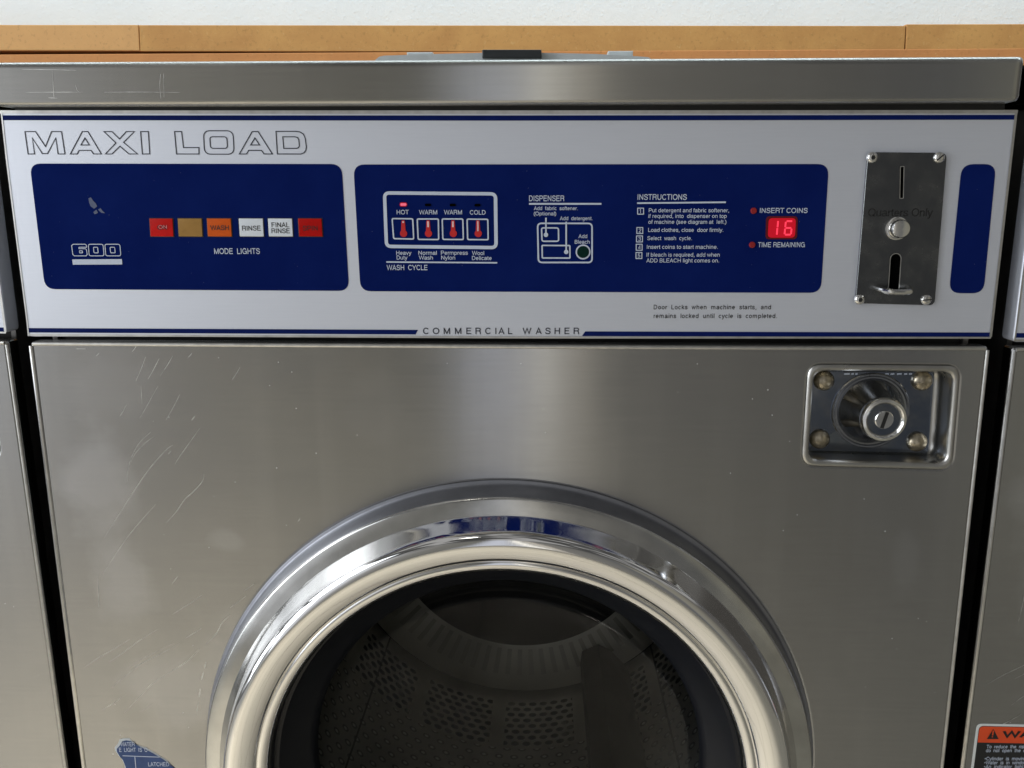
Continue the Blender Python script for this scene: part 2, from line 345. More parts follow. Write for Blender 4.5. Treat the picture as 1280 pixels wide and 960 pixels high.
class MB:
    def __init__(s): s.v = []; s.f = []; s.mi = []; s.mats = []; s.sm = []; s.uv = None; s.ang = 180
    def _m(s, m):
        if m not in s.mats: s.mats.append(m)
        return s.mats.index(m)
    def add(s, vs, fs, mat, smooth=False):
        k = len(s.v); s.v += [tuple(v) for v in vs]; i = s._m(mat)
        for f in fs: s.f.append(tuple(a+k for a in f)); s.mi.append(i); s.sm.append(smooth)
    def sheet(s, loop, Y, mat): 
        s.add([(x, Y, z) for x, z in loop], [tuple(range(len(loop)))], mat)
    def ring(s, outer, inner, Y, mat):
        n = len(outer); vs = [(x, Y, z) for x, z in outer]+[(x, Y, z) for x, z in inner]
        s.add(vs, [(i, (i+1) % n, n+(i+1) % n, n+i) for i in range(n)], mat)
    def prism(s, loop, Y0, Y1, mat, bevel=0):
        """front at Y0 (towards the camera), back at Y1"""
        n = len(loop); s.ang = min(s.ang, 18)
        if bevel:
            lo = scale_loop(loop, bevel); rows = [(lo, Y0), (scale_loop(loop, bevel*.3), Y0+bevel*.3), (loop, Y0+bevel), (loop, Y1)]
        else: rows = [(loop, Y0), (loop, Y1)]
        vs = [(x, y, z) for L, y in rows for x, z in L]; fs = [tuple(range(n)), tuple(range((len(rows)-1)*n, len(rows)*n))[::-1]]
        for r in range(len(rows)-1):
            for i in range(n): fs.append((r*n+i, (r+1)*n+i, (r+1)*n+(i+1) % n, r*n+(i+1) % n))
        s.add(vs, fs, mat, True)
    def box(s, x0, x1, y0, y1, z0, z1, mat, bevel=0):
        s.prism([(x0, z1), (x1, z1), (x1, z0), (x0, z0)], y0, y1, mat, bevel)
    def plate(s, loops, Y, depth, bevel, mat, res=2):
        s.ang = min(s.ang, 12)
        vs, fs = curve_plate(loops, depth, bevel, res); s.add([(x, y+Y, z) for x, y, z in vs], fs, mat, True)
    def lathe(s, prof, cx, cz, mat, n=160, uvscale=None, cap=False):
        vs = []; fs = []; m = len(prof)
        for k in range(n):
            a = 2*math.pi*k/n
            for r, y in prof: vs.append((cx+r*math.cos(a), y, cz+r*math.sin(a)))
        for k in range(n):
            for j in range(m-1):
                fs.append((k*m+j, k*m+j+1, ((k+1) % n)*m+j+1, ((k+1) % n)*m+j))
        s.add(vs, fs, mat, True)
    def tube(s, pts, r, mat, n=10):
        pts = [Vector(p) for p in pts]; vs = []; fs = []
        for i, p in enumerate(pts):
            d = (pts[min(i+1, len(pts)-1)]-pts[max(i-1, 0)]).normalized()
            a = d.cross(Vector((0, 0, 1)) if abs(d.z) < .9 else Vector((1, 0, 0))).normalized(); b = d.cross(a)
            for k in range(n):
                t = 2*math.pi*k/n; vs.append(p+a*r*math.cos(t)+b*r*math.sin(t))
        for i in range(len(pts)-1):
            for k in range(n): fs.append((i*n+k, i*n+(k+1) % n, (i+1)*n+(k+1) % n, (i+1)*n+k))
        fs += [tuple(range(n)), tuple(range((len(pts)-1)*n, len(pts)*n))[::-1]]
        s.add(vs, fs, mat, True)
    def stroke(s, pts, w, Y, mat, closed=False, taper=False):
        """flat ribbon along world (x,z) points"""
        P = [Vector(p) for p in pts]; n = len(P); vs = []
        for i in range(n):
            if closed: a, b = P[i-1], P[(i+1) % n]
            else: a, b = P[max(i-1, 0)], P[min(i+1, n-1)]
            d0 = (P[i]-a); d1 = (b-P[i])
            if d0.length < 1e-9: d0 = d1
            if d1.length < 1e-9: d1 = d0
            d0.normalize(); d1.normalize(); t = (d0+d1)
            t = t.normalized() if t.length > 1e-6 else d1
            nrm = Vector((-t.y, t.x)); k = 1/max(.45, abs(nrm.dot(Vector((-d1.y, d1.x)))))
            ww = w/2*k
            if taper: ww *= (.25+.75*math.sin(math.pi*(i+.3)/(n-.4)))
            vs += [(P[i].x+nrm.x*ww, Y, P[i].y+nrm.y*ww), (P[i].x-nrm.x*ww, Y, P[i].y-nrm.y*ww)]
        m = n if closed else n-1
        s.add(vs, [(2*i, 2*i+1, (2*i+3) % (2*n), (2*i+2) % (2*n)) for i in range(m)], mat)
    def text(s, t, x0, yb, x1, cap, Y, mat, spacing=1.0, w=.105):
        vs, fs = font_mesh(t, spacing, w)
        mn = min(v[0] for v in vs); mx = max(v[0] for v in vs)
        A = Vector(U(x0, yb, Y)); Cc = Vector(U(x0, yb-cap, Y)); h = (Cc.y-A.y)/CAP
        B = Vector(U(x1, yb, Y)) if x1 is not None else A+Vector(((mx-mn)*h, 0))
        d = (B-A)/(mx-mn)
        s.add([(A.x+(v[0]-mn)*d.x, Y, A.y+(v[0]-mn)*d.y+v[1]*h) for v in vs], fs, mat)
    def build(s, name, parent=None, angle=35):
        me = bpy.data.meshes.new(name); me.from_pydata(s.v, [], s.f)
        for m in s.mats: me.materials.append(M[m] if isinstance(m, str) else m)
        me.polygons.foreach_set('material_index', s.mi); me.polygons.foreach_set('use_smooth', s.sm)
        uv = me.uv_layers.new(name='UVMap')
        for lp in me.loops:
            if s.uv: uv.data[lp.index].uv = s.uv(me.vertices[lp.vertex_index].co)
            else:
                c = me.vertices[lp.vertex_index].co; uv.data[lp.index].uv = (c.x, c.z+.37*c.y)
        me.update(); me.set_sharp_from_angle(angle=math.radians(min(angle, s.ang)))
        o = bpy.data.objects.new(name, me); COL.objects.link(o)
        if parent: o.parent = parent
        return o
# ------------------------------------------------------------------ plain grotesque lettering drawn as strokes (em units, cap height .718)
def _sm(P, n=4):
    P = [Vector(p) for p in P]; out = []
    for i in range(len(P)-1):
        p0 = P[max(i-1, 0)]; p1 = P[i]; p2 = P[i+1]; p3 = P[min(i+2, len(P)-1)]
        for k in range(n):
            t = k/n; q = .5*((2*p1)+(p2-p0)*t+(2*p0-5*p1+4*p2-p3)*t*t+(3*p1-p0-3*p2+p3)*t**3); out.append((q.x, q.y))
    return out+[(P[-1].x, P[-1].y)]
def _ar(cx, cy, rx, ry, a0, a1, n=14): return [(cx+rx*math.cos(math.radians(a0+(a1-a0)*k/n)), cy+ry*math.sin(math.radians(a0+(a1-a0)*k/n))) for k in range(n+1)]
_T, _B, _X = .676, .042, .481
_S = [(.57, .51), (.52, .62), (.35, .68), (.17, .63), (.13, .52), (.20, .42), (.36, .365), (.53, .31), (.58, .19), (.50, .075), (.33, .038), (.15, .085), (.09, .21)]
_s = [(.41, .37), (.36, .46), (.24, .485), (.12, .45), (.095, .36), (.16, .29), (.27, .255), (.39, .21), (.425, .13), (.36, .055), (.24, .037), (.11, .07), (.07, .165)]
_arch = lambda x, x2: _sm([(x, .34), (x+.05, .43), ((x+x2)/2, .483), (x2-.03, .44), (x2, .33)])+[(x2, 0)]
_dot = lambda x, y=0: [(x, y), (x, y+.095)]
GL = {' ': (278, []), '.': (278, [_dot(.14)]), ',': (278, [[(.15, .095), (.15, .0), (.10, -.12)]]), '!': (278, [_dot(.14), [(.14, .20), (.14, .718)]]), '•': (350, [_ar(.175, .34, .07, .07, 0, 360)]),
 '(': (333, [_ar(.50, .26, .36, .47, 112, 248)]), ')': (333, [_ar(-.17, .26, .36, .47, -68, 68)]),
 'A': (667, [[(.05, 0), (.333, .69), (.617, 0)], [(.14, .23), (.527, .23)]]), 'B': (667, [[(.12, _T), (.36, _T)]+_ar(.38, .52, .15, .156, 90, -90)+[(.12, .365)], [(.38, .365)]+_ar(.40, .203, .17, .161, 90, -90)+[(.12, _B), (.12, .718)]]),
 'C': (722, [_ar(.385, .359, .29, .32, 38, 322, 20)]), 'D': (722, [[(.12, _B), (.12, _T), (.33, _T)]+_ar(.34, .359, .29, .317, 90, -90)+[(.08, _B)]]),
 'E': (667, [[(.60, _T), (.12, _T), (.12, _B), (.61, _B)], [(.12, .375), (.56, .375)]]), 'F': (611, [[(.57, _T), (.12, _T), (.12, 0)], [(.12, .36), (.51, .36)]]),
 'G': (778, [_ar(.39, .359, .30, .32, 42, 330, 20)+[(.68, .13), (.68, .34), (.42, .34)], [(.70, .15), (.70, 0)]]), 'H': (722, [[(.12, 0), (.12, .718)], [(.60, 0), (.60, .718)], [(.12, .37), (.60, .37)]]),
 'I': (278, [[(.14, 0), (.14, .718)]]), 'K': (667, [[(.12, 0), (.12, .718)], [(.60, .718), (.13, .25)], [(.29, .40), (.62, 0)]]), 'L': (556, [[(.12, .718), (.12, _B), (.53, _B)]]),
 'M': (833, [[(.12, 0), (.12, .67), (.13, .67), (.416, .06), (.70, .67), (.715, .67), (.715, 0)]]), 'N': (722, [[(.12, 0), (.12, .67), (.13, .67), (.59, .05), (.60, .05), (.60, .718)]]),
 'O': (778, [_ar(.39, .359, .31, .32, 0, 360, 26)]), 'P': (667, [[(.12, 0), (.12, _T), (.38, _T)]+_ar(.40, .50, .18, .176, 90, -90)+[(.12, .324)]]), 'Q': (778, [_ar(.39, .359, .31, .32, 0, 360, 26), [(.45, .18), (.70, -.03)]]),
 'R': (722, [[(.12, 0), (.12, _T), (.40, _T)]+_ar(.43, .52, .17, .156, 90, -90)+[(.12, .364)], _sm([(.42, .364), (.56, .30), (.59, .18), (.61, .0)])]), 'S': (667, [_sm(_S)]),
 'T': (611, [[(.02, _T), (.59, _T)], [(.305, _T), (.305, 0)]]), 'U': (722, [[(.12, .718)]+_ar(.36, .27, .24, .232, 180, 360)+[(.60, .718)]]), 'V': (667, [[(.04, .718), (.333, .04), (.627, .718)]]),
 'W': (944, [[(.04, .718), (.255, .05), (.472, .67), (.69, .05), (.905, .718)]]), 'Y': (667, [[(.03, .718), (.333, .29), (.637, .718)], [(.333, .29), (.333, 0)]]),
 'a': (556, [_sm([(.09, .36), (.15, .46), (.28, .485), (.41, .45), (.44, .36)])+[(.44, .10), (.47, .05), (.53, .045)], _sm([(.44, .30), (.25, .26), (.11, .21), (.075, .13), (.13, .05), (.23, .035), (.37, .08), (.44, .18)])]),
 'b': (556, [[(.10, 0), (.10, .718)], _ar(.29, .26, .19, .222, 0, 360)]), 'c': (500, [_ar(.27, .26, .195, .222, 45, 315)]), 'd': (556, [[(.455, 0), (.455, .718)], _ar(.265, .26, .19, .222, 0, 360)]),
 'e': (556, [[(.09, .265), (.465, .265)]+_ar(.278, .26, .187, .222, 2, 322, 18)]), 'f': (278, [[(.115, 0), (.115, .56)]+_sm([(.115, .57), (.14, .655), (.26, .675)]), [(.02, _X), (.26, _X)]]),
 'g': (556, [_ar(.262, .27, .187, .212, 0, 360), [(.455, .523), (.455, .0)]+_sm([(.455, .0), (.43, -.11), (.27, -.175), (.10, -.12)])]), 'h': (556, [[(.10, 0), (.10, .718)], _arch(.10, .45)]),
 'i': (222, [[(.11, 0), (.11, .523)], _dot(.11, .62)]), 'k': (500, [[(.10, 0), (.10, .718)], [(.44, .523), (.11, .20)], [(.22, .31), (.47, 0)]]), 'l': (222, [[(.11, 0), (.11, .718)]]),
 'm': (833, [[(.10, 0), (.10, .523)], _arch(.10, .415), _arch(.415, .73)]), 'n': (556, [[(.10, 0), (.10, .523)], _arch(.10, .45)]), 'o': (556, [_ar(.278, .26, .20, .222, 0, 360, 18)]),
 'p': (556, [[(.10, -.20), (.10, .523)], _ar(.29, .26, .19, .222, 0, 360)]), 'q': (556, [[(.455, -.20), (.455, .523)], _ar(.265, .26, .19, .222, 0, 360)]), 'r': (333, [[(.10, 0), (.10, .523)], _sm([(.10, .32), (.16, .43), (.32, .475)])]),
 's': (500, [_sm(_s)]), 't': (278, [[(.125, .65), (.125, .12), (.16, .05), (.26, .045)], [(.02, _X), (.25, _X)]]), 'u': (556, [[(.10, .523), (.10, .19)]+_sm([(.10, .18), (.14, .075), (.25, .037), (.38, .09), (.45, .20)]), [(.45, 0), (.45, .523)]]),
 'v': (500, [[(.03, .523), (.25, .04), (.47, .523)]]), 'w': (722, [[(.03, .523), (.195, .05), (.36, .49), (.525, .05), (.69, .523)]]), 'y': (500, [[(.03, .523), (.25, .03)], [(.47, .523), (.25, .0), (.18, -.15), (.04, -.175)]]),
 '1': (556, [[(.12, .55), (.30, .68), (.30, 0)]]), '2': (556, [_sm([(.08, .50), (.13, .62), (.27, .68), (.42, .62), (.46, .50), (.36, .35), (.16, .18), (.07, .045)])+[(.49, .042)]]), '3': (556, [_sm([(.08, .53), (.14, .64), (.28, .68), (.42, .62), (.43, .48), (.26, .38)]), _sm([(.22, .38), (.40, .345), (.475, .20), (.40, .08), (.26, .038), (.12, .08), (.06, .20)])]),
 '4': (556, [[(.40, 0), (.40, .68), (.05, .20), (.51, .20)]]), '5': (556, [[(.46, _T), (.15, _T), (.10, .35)]+_sm([(.12, .37), (.27, .44), (.44, .36), (.475, .22), (.38, .08), (.24, .038), (.06, .13)])])}
_font = {}
def font_mesh(s, spacing=1.0, w=.088):
    key = (s, spacing, w)
    if key in _font: return _font[key]
    q = MB(); x = 0
    for ch in s:
        adv, st = GL[ch]
        for L in st:
            closed = len(L) > 4 and (Vector(L[0])-Vector(L[-1])).length < 1e-4
            L = [p for i, p in enumerate(L) if i == 0 or (Vector(p)-Vector(L[i-1])).length > 1e-4]
            if closed: L = L[:-1]
            q.stroke([(a+x, b_) for a, b_ in L], w, 0, 'x', closed=closed)
        x += adv/1000*spacing
    _font[key] = ([(v[0], v[2]) for v in q.v], q.f); return _font[key]
CAP = .718
PXM = .00068       # metres per photograph pixel on the control panel

def tag(o, label=None, cat=None, group=None, kind=None):
    for k, v in (('label', label), ('category', cat), ('group', group), ('kind', kind)):
        if v: o[k] = v
    return o

def smooth(P, n=4):
    P = [Vector(p) for p in P]; out = []
    for i in range(len(P)-1):
        p0 = P[max(i-1, 0)]; p1 = P[i]; p2 = P[i+1]; p3 = P[min(i+2, len(P)-1)]
        for k in range(n):
            t = k/n; out.append(.5*((2*p1)+(p2-p0)*t+(2*p0-5*p1+4*p2-p3)*t*t+(3*p1-p0-3*p2+p3)*t**3))
    return out+[P[-1]]
# ================================================================== setting
b = MB(); b.box(-3.2, 3.2, -2.6, 1.2, -.05, 0, 'floor'); tag(b.build('floor'), kind='structure')
YW = .86
b = MB(); b.box(-3.2, 3.2, YW, YW+.12, .001, 3.0, 'wall'); tag(b.build('wall'), 'white rough plastered wall behind the washers', 'wall')
# fibreboard ledge along the wall
YP = .66
def plank(pts, mat, label):
    (xl0, xl1, ytl, ybl), (xr0, xr1, ytr, ybr) = pts
    loop = [U(xl0, ytl, YP), U(xr0, ytr, YP), U(xr1, ybr, YP), U(xl1, ybl, YP)]
    m = MB(); m.prism(loop, YP, YW-.002, mat, .0012)
    tag(m.build('fibreboard_plank'), label, 'plank', 'fibreboard planks along the wall')
plank(((-420, -420, 31, 62), (172.6, 174.4, 31, 63.4)), 'mdf_pale', 'pale fibreboard plank at the far left, ending at the slanted joint')
plank(((173.6, 175.2, 31.2, 64), (1132.4, 1130.4, 32.2, 65)), 'mdf', 'long tan fibreboard plank in the middle, between both joints')
plank(((1133.4, 1132, 30.2, 62.4), (1720, 1720, 29, 61)), 'mdf', 'tan fibreboard plank on the right, sitting slightly higher than the rest')
m = MB(); x0, z0 = U(-420, 62, YP+.002); x1, z1 = U(1720, 62, YP)
m.box(x0, x1, YP-.0006, YW-.002, .9, U(640, 64.4, YP)[1], 'mdf_dark', .001)
tag(m.build('backing_board'), 'brown fibreboard backing board under the tan planks', 'board')

# ================================================================== washing machine
WH = .3775
root = bpy.data.objects.new('washing_machine', None); COL.objects.link(root); root.empty_display_size = .2
tag(root, 'complete steel front washer in the middle with blue panel and round door', 'washing machine', 'washing machines standing in a row')
DX, DZ = .0037, U(638, 603)[1]-.2633          # door centre

# cabinet shell
b = MB(); XC = WH-.007; ZT = U(640, 132)[1]-.001
b.box(-XC, -XC+.004, .022, .70, .06, ZT, 'cabinet'); b.box(XC-.004, XC, .022, .70, .06, ZT, 'cabinet')
b.box(-XC+.005, XC-.005, .69, .70, .06, ZT, 'cabinet'); b.box(-XC+.005, XC-.005, .05, .68, .06, .07, 'cabinet')
b.box(-XC+.005, XC-.005, .05, .68, ZT-.006, ZT-.002, 'cabinet')
b.plate([[(-XC+.0045, ZT-.001), (XC-.0045, ZT-.001), (XC-.0045, .061), (-XC+.0045, .061)], circ(DX, DZ, .252, 120)], .026, .006, .0, 'shadow_gap')  # added black inner plate: seams read dark, drum light stays in
b.build('cabinet', root)
b = MB(); b.box(-XC+.03, XC-.03, .06, .66, 0, .0595, 'black'); b.build('plinth', root)

# lid
YL = -.014
zlb = U(640, 129.5, YL)[1]; zlt = U(640, 73.5, YL)[1]; xl = U(-20, 100, YL)[0]; xr = U(1281.5, 100, YL)[0]
prof = []; R1 = .005
for k in range(7): a = math.pi/2*k/6; prof.append((YL+R1-R1*math.sin(a)*1.0, zlt-R1+R1*math.cos(a)))
prof = [(YL+.30, zlt), (YL+.009, zlt)]+prof+[(YL, zlt-R1-.0012), (YL, zlb+.0045)]
for k in range(6): a = math.pi/2*k/5; prof.append((YL+.003-.003*math.cos(a), zlb+.003-.003*math.sin(a)))
prof.append((YL+.02, zlb))
b = MB(); xs = [(xl, .006), (xl+.0012, .003), (xl+.003, .0008), (xl+.006, 0), (xl+.008, 0), (0, 0), (xr-.008, 0), (xr-.006, 0), (xr-.003, .0008), (xr-.0012, .003), (xr, .006)]
vs = []; n = len(prof)
for x, dy in xs:
    for y, z in prof: vs.append((x, max(y, YL)+dy, z if z > (zlb+zlt)/2 else z+dy*.8))
fs = [(i*n+j, i*n+j+1, (i+1)*n+j+1, (i+1)*n+j) for i in range(len(xs)-1) for j in range(n-1)]
b.add(vs, fs, 'lid_steel', True)
b.box(xl+.002, xr-.002, YL+.008, .70, zlb+.003, zlt-.0025, 'lid_steel')
# scratches on the lid front
for L in ([(28, 87), (60, 87.5), (95, 88)], [(32, 115.5), (70, 115.3), (104, 115.6)], [(201, 92), (200.5, 108), (201, 123)], [(204.5, 92), (204, 105), (204.5, 122)], [(66, 89), (67, 105), (68, 122)],
          [(130, 115.5), (170, 115.5), (225, 115.8)], [(94, 106), (97, 113), (101, 116)], [(60, 122), (72, 122.6)]):
    b.stroke(smooth([U(*q_, YL) for q_ in [(p[0]+random.uniform(-.8, .8), p[1]+random.uniform(-.5, .5)) for p in L]]), .00024, YL-.0002, 'scratch', taper=True)
b.ang = 180; b.build('lid', root, 50)
b = MB(); b.box(-XC+.002, XC-.002, .004, .021, ZT-.012, zlb+.002, 'shadow_gap'); b.build('lid_gap_shade', root)  # dark strip added in the gap under the lid, standing in for shade

# dispenser on the lid
YD = .13
b = MB()
D = lambda px, py: U(px, py, YD)
top = [(469, 75), (474, 70.8), (480, 69.6), (540, 67.6), (604, 66), (677, 66), (744, 67.4), (800, 70.6), (811, 71.6), (815, 75)]
loop = [D(*p) for p in top]; zb = zlt+.0006; loop = loop+[(loop[-1][0], zb), (loop[0][0], zb)]
b.prism(loop, YD, YD+.13, 'grey_plastic')
disp = b.build('dispenser_lid', root)
b = MB(); b.prism(rquad(D(603.5, 64.2), D(677, 64.2), D(677, 74.5), D(603.5, 74.5), .0012), YD-.010, YD-.0005, 'dark_plastic', .0008); b.build('handle', disp)
for x0, x1 in ((509, 541), (760, 791)):
    b = MB(); b.box(U(x0, 60, YD+.135)[0], U(x1, 60, YD+.135)[0], YD+.131, YD+.15, zb, U(640, 65.2, YD+.135)[1], 'grey_plastic', .001); b.build('hinge', disp)

# control panel
cpL = [U(-.5, 137.8), U(1272.5, 137.4), U(1239, 423), U(34.6, 421)]
loopC = rquad(*cpL, .004)
b = MB(); b.plate([loopC], 0, .018, .0016, 'silver'); cp = b.build('control_panel', root)
P1, P2, P3, P4 = -.0003, -.0006, -.0009, -.0012
b = MB()
b.stroke([U(0, 140), U(640, 140.3), U(1272, 139.6)], .0024, P1, 'trim'); b.stroke([U(35.5, 418.6), U(640, 421.8), U(1238.5, 422)], .0015, P1, 'trim')
b.stroke([U(2, 140), U(8.5, 200), U(34, 400), U(36, 420)], .0011, P1-.0001, 'trim'); b.stroke([U(1270, 140), U(1238, 421)], .0018, P1-.0001, 'trim'); b.build('edge_trim', cp)
b = MB(); b.sheet([U(1.5, 144.2), U(640, 144.4), U(1269, 143.6), U(1268.4, 149.6), U(640, 150.8), U(2.3, 150.2)], P1, 'print_blue'); b.build('stripe', cp)
b = MB(); b.sheet([U(35.4, 410), U(522.5, 412.3), U(519.5, 418), U(36, 415.6)], P1, 'print_blue'); b.build('stripe', cp)
b = MB(); b.sheet([U(731.5, 414.2), U(1238.5, 415.6), U(1238, 421.2), U(727.5, 420)], P1, 'print_blue'); b.build('stripe', cp)
for q in (((37.3, 204.4), (427.2, 205), (436.5, 363.6), (56.5, 361.4)), ((441.8, 205.6), (1036, 205), (1026, 366), (450.6, 364)), ((1202, 205.3), (1245, 205), (1229.3, 366.6), (1186, 366.4))):
    b = MB(); L = pq(*q, .0085); b.sheet(L, P1, 'blue')
    if q[0][0] < 100:
        for sc in ([(111, 248), (114, 246.5), (117, 251), (120, 254), (122, 258), (118, 261), (114, 258), (112, 254)], [(117, 265), (121, 262), (123, 266), (119, 268)], [(123, 262), (126, 260), (129, 264), (132, 266.5), (127, 266)]):
            b.sheet([U(*p) for p in sc], P2, 'scuff')
    for _ in range(26 if q[0][0] < 1000 else 3):
        t, s_ = random.random(), random.random()
        px = q[0][0]+8+(q[1][0]-q[0][0]-20)*t; py = 210+150*s_
        b.sheet(circ(*U(px, py), random.uniform(.00012, .0003), 5), P2, 'scuff')
    b.build('blue_panel', cp)

# outlined heading
Z1 = lambda L: [U(x/4, y/4) for x, y in L]
def rr(x0, y0, x1, y1, r, sl=0, f=None):
    out = []
    for (cx, cy, a0) in ((x1-r, y0+r, -90), (x1-r, y1-r, 0), (x0+r, y1-r, 90), (x0+r, y0+r, 180)):
        for k in range(5):
            a = math.radians(a0+k*22.5); x = cx+r*math.cos(a); y = cy+r*math.sin(a); out.append((x+sl*(y-y0)/(y1-y0), y))
    return out
A1 = [(412, 658), (440, 658), (507, 770), (468, 770), (456, 752), (396, 752), (386, 770), (352, 770)]; A1h = [(425, 690), (447, 725), (405, 725)]
sA = lambda L: [(1197+(x-352)*165/155, y) for x, y in L]
glyphs = [[(125, 658), (178, 658), (228, 733), (258, 658), (308, 658), (325, 770), (291, 770), (279, 690), (238, 768), (212, 768), (162, 690), (173, 770), (141, 770)],
          A1, A1h, [(520, 658), (560, 658), (598, 695), (632, 658), (672, 658), (618, 712), (688, 770), (645, 770), (600, 731), (560, 770), (527, 770), (580, 715)],
          [(703, 658), (742, 658), (749, 770), (712, 770)], [(873, 658), (908, 658), (918, 738), (995, 738), (995, 770), (883, 770)],
          rr(1017, 654, 1165, 771, 28, 6), rr(1049, 684, 1134, 742, 13, 4), sA(A1), sA(A1h),
          [(1380, 657), (1480, 657), (1500, 660), (1517, 670), (1526, 690), (1532, 735), (1529, 752), (1520, 764), (1505, 770), (1387, 770)],
          [(1414, 684), (1475, 684), (1488, 688), (1494, 698), (1497, 730), (1493, 738), (1484, 742), (1419, 742)]]
b = MB()
for g in glyphs: b.stroke(Z1(g), .00070, P1, 'print_dark', closed=True)
b.build('heading_lettering', cp)
# outlined number and bar
Z5 = lambda L: [U(x/4, 240+y/4) for x, y in L]
b = MB()
six = [(368, 261), (428, 261), (434, 266), (435, 276), (398, 276), (396, 279), (397, 283), (428, 283), (434, 288), (438, 312), (433, 319), (374, 319), (366, 312), (360, 268)]
for g in (six, rr(399, 294, 414, 304, 2, 1), rr(443, 261, 517, 319, 9, 5), rr(469, 276, 490, 304, 4, 3), rr(526, 261, 601, 319, 9, 5), rr(552, 276, 575, 304, 4, 3)):
    b.stroke(Z5(g), .0006, P2, 'print_white', closed=True)
b.sheet(Z5([(363, 337), (611, 335), (613, 362), (366, 363)]), P2, 'print_white')
b.build('model_number', cp)
# mode lights
ml = [((187.5, 216.3), 'red_lens'), ((222.8, 252.6), 'tan_lens'), ((259.1, 289), 'orange_lens'), ((298.9, 329), 'white_lens'), ((335.3, 365.4), 'white_lens'), ((373, 402.4), 'red_lens_dark')]
txt = [[('ON', 196.8, 287.2, 208.2, 5.8, 'maroon_ink')], [], [('WASH', 263, 287.7, 286.2, 6, 'print_black')], [('RINSE', 302.8, 288.2, 325.9, 6, 'print_black')],
       [('FINAL', 339.5, 284, 361.6, 5.9, 'print_black'), ('RINSE', 339.5, 291.5, 362.3, 5.9, 'print_black')], [('SPIN', 378.4, 288.2, 397, 6, 'maroon_ink')]]
for ((x0, x1), mat), tt in zip(ml, txt):
    b = MB(); q = ((x0, 273), (x1, 273.2), (x1+1.2, 295.6), (x0+1.4, 295.4))
    b.prism(pq(*[(x+(.9 if i in (1, 2) else -.9), y+(.8 if i > 1 else -.7)) for i, (x, y) in enumerate(q)], .0004), P2, P1, 'print_black')
    b.prism(pq(*q, .0004), -.0011, P2-.0001, mat, .0003)
    for t in tt: b.text(t[0], t[1], t[2], t[3], t[4], -.0013, t[5])
    if tt and tt[0][0] == 'ON':
        b.text('ON', 198.2, 286.0, 208.8, 4.6, -.0015, 'worn_ink')
    b.build('mode_light', cp)
b = MB(); b.text('MODE  LIGHTS', 268, 317.4, 325, 7, P2, 'print_white'); b.build('lettering', cp)
# wash cycle
b = MB(); o_ = pq((478.6, 239), (621.6, 240.2), (622.4, 311.6), (481.2, 310), .0052); i_ = pq((482.9, 243.3), (617.2, 244.4), (618, 307.3), (485.3, 305.8), .0022)
b.ring(o_, i_, P2, 'print_white'); b.build('cycle_frame', cp)
cyc = [((489.6, 272.3), (517, 272.6), (518.2, 299.6), (491.5, 299)), ((520.9, 272.8), (549, 272.8), (549.4, 300.2), (522.1, 300)), ((552.1, 272.8), (579.5, 272.8), (580.2, 300.2), (552.9, 300)), ((583.1, 273), (610.7, 273.2), (611.2, 300.4), (583.9, 300.2))]
tcx = [504.2, 535.3, 566.3, 597.4]; lev = [(276.4, 278.6, 1.1), (276.6, 283.8, 1.1), (276.6, 283.8, 1.1), (276.4, 288.8, .9)]
for q, x, (l0, l1, hw) in zip(cyc, tcx, lev):
    b = MB(); w = 1.7
    qi = ((q[0][0]+w, q[0][1]+w), (q[1][0]-w, q[1][1]+w), (q[2][0]-w, q[2][1]-w), (q[3][0]+w, q[3][1]-w))
    qo = pq(*q, .0016); qn = pq(*qi, .0008)
    b.sheet(scale_loop(qn, -.0002), -.0008, 'blue'); b.ring(qo, qn, -.0011, 'print_white')
    body = [U(x-2.1, 276.2, 0), U(x-1.2, 275.2), U(x+1.2, 275.2), U(x+2.2, 276.2), U(x+3.0, 288.6)]
    cx, cz = U(x+.5, 291.8); r = .00275
    for k in range(13):
        a = math.radians(40-k*260/12); body.append((cx+r*math.cos(a), cz+r*math.sin(a)))
    body.append(U(x-2.6, 288.6)); b.sheet(body, -.0011, 'red_ink')
    b.sheet([U(x-hw, l0), U(x+hw, l0), U(x+hw+.15, l1), U(x-hw+.1, l1)], -.0014, 'pink_ink')
    b.build('cycle_button', cp)
for k, (x, y) in enumerate(((504.4, 255.6), (535, 256.1), (566, 256.2), (596.9, 256.4))):
    b = MB(); b.prism(rquad(U(x-3.8, y-1.7), U(x+3.8, y-1.7), U(x+3.8, y+1.7), U(x-3.8, y+1.7), .001), P3, P1, 'led_on' if k == 0 else 'void')
    if k == 0: b.ring(rquad(U(x-4.8, y-2.7), U(x+4.8, y-2.7), U(x+4.8, y+2.7), U(x-4.8, y+2.7), .0016), rquad(U(x-3.8, y-1.7), U(x+3.8, y-1.7), U(x+3.8, y+1.7), U(x-3.8, y+1.7), .001), P2, 'red_lens_dark')
    b.build('cycle_lamp', cp)
b = MB()
for t, x0, x1, yb, c in (('HOT', 495.9, 511, 267.9, 5.5), ('WARM', 523.8, 546.5, 268, 5.5), ('WARM', 555, 577.5, 268, 5.5), ('COLD', 587.3, 607, 268.2, 5.5),
        ('Heavy', 495.4, 514.4, 318.5, 5), ('Duty', 495.9, 509.4, 324.4, 5), ('Normal', 523.1, 546, 318.5, 5), ('Wash', 523.5, 541.2, 324.5, 5), ('Permpress', 551.2, 584.8, 318.4, 5),
        ('Nylon', 551.5, 569, 324.5, 5), ('Wool', 590, 605.2, 318.8, 5), ('Delicate', 590, 614.6, 325, 5), ('WASH  CYCLE', 483.4, 534.4, 337.6, 6.4)):
    b.text(t, x0, yb, x1, c, P2, 'print_white')
b.stroke([U(483, 327.4), U(621.6, 328.4)], .0011, P2, 'print_white'); b.build('lettering', cp)
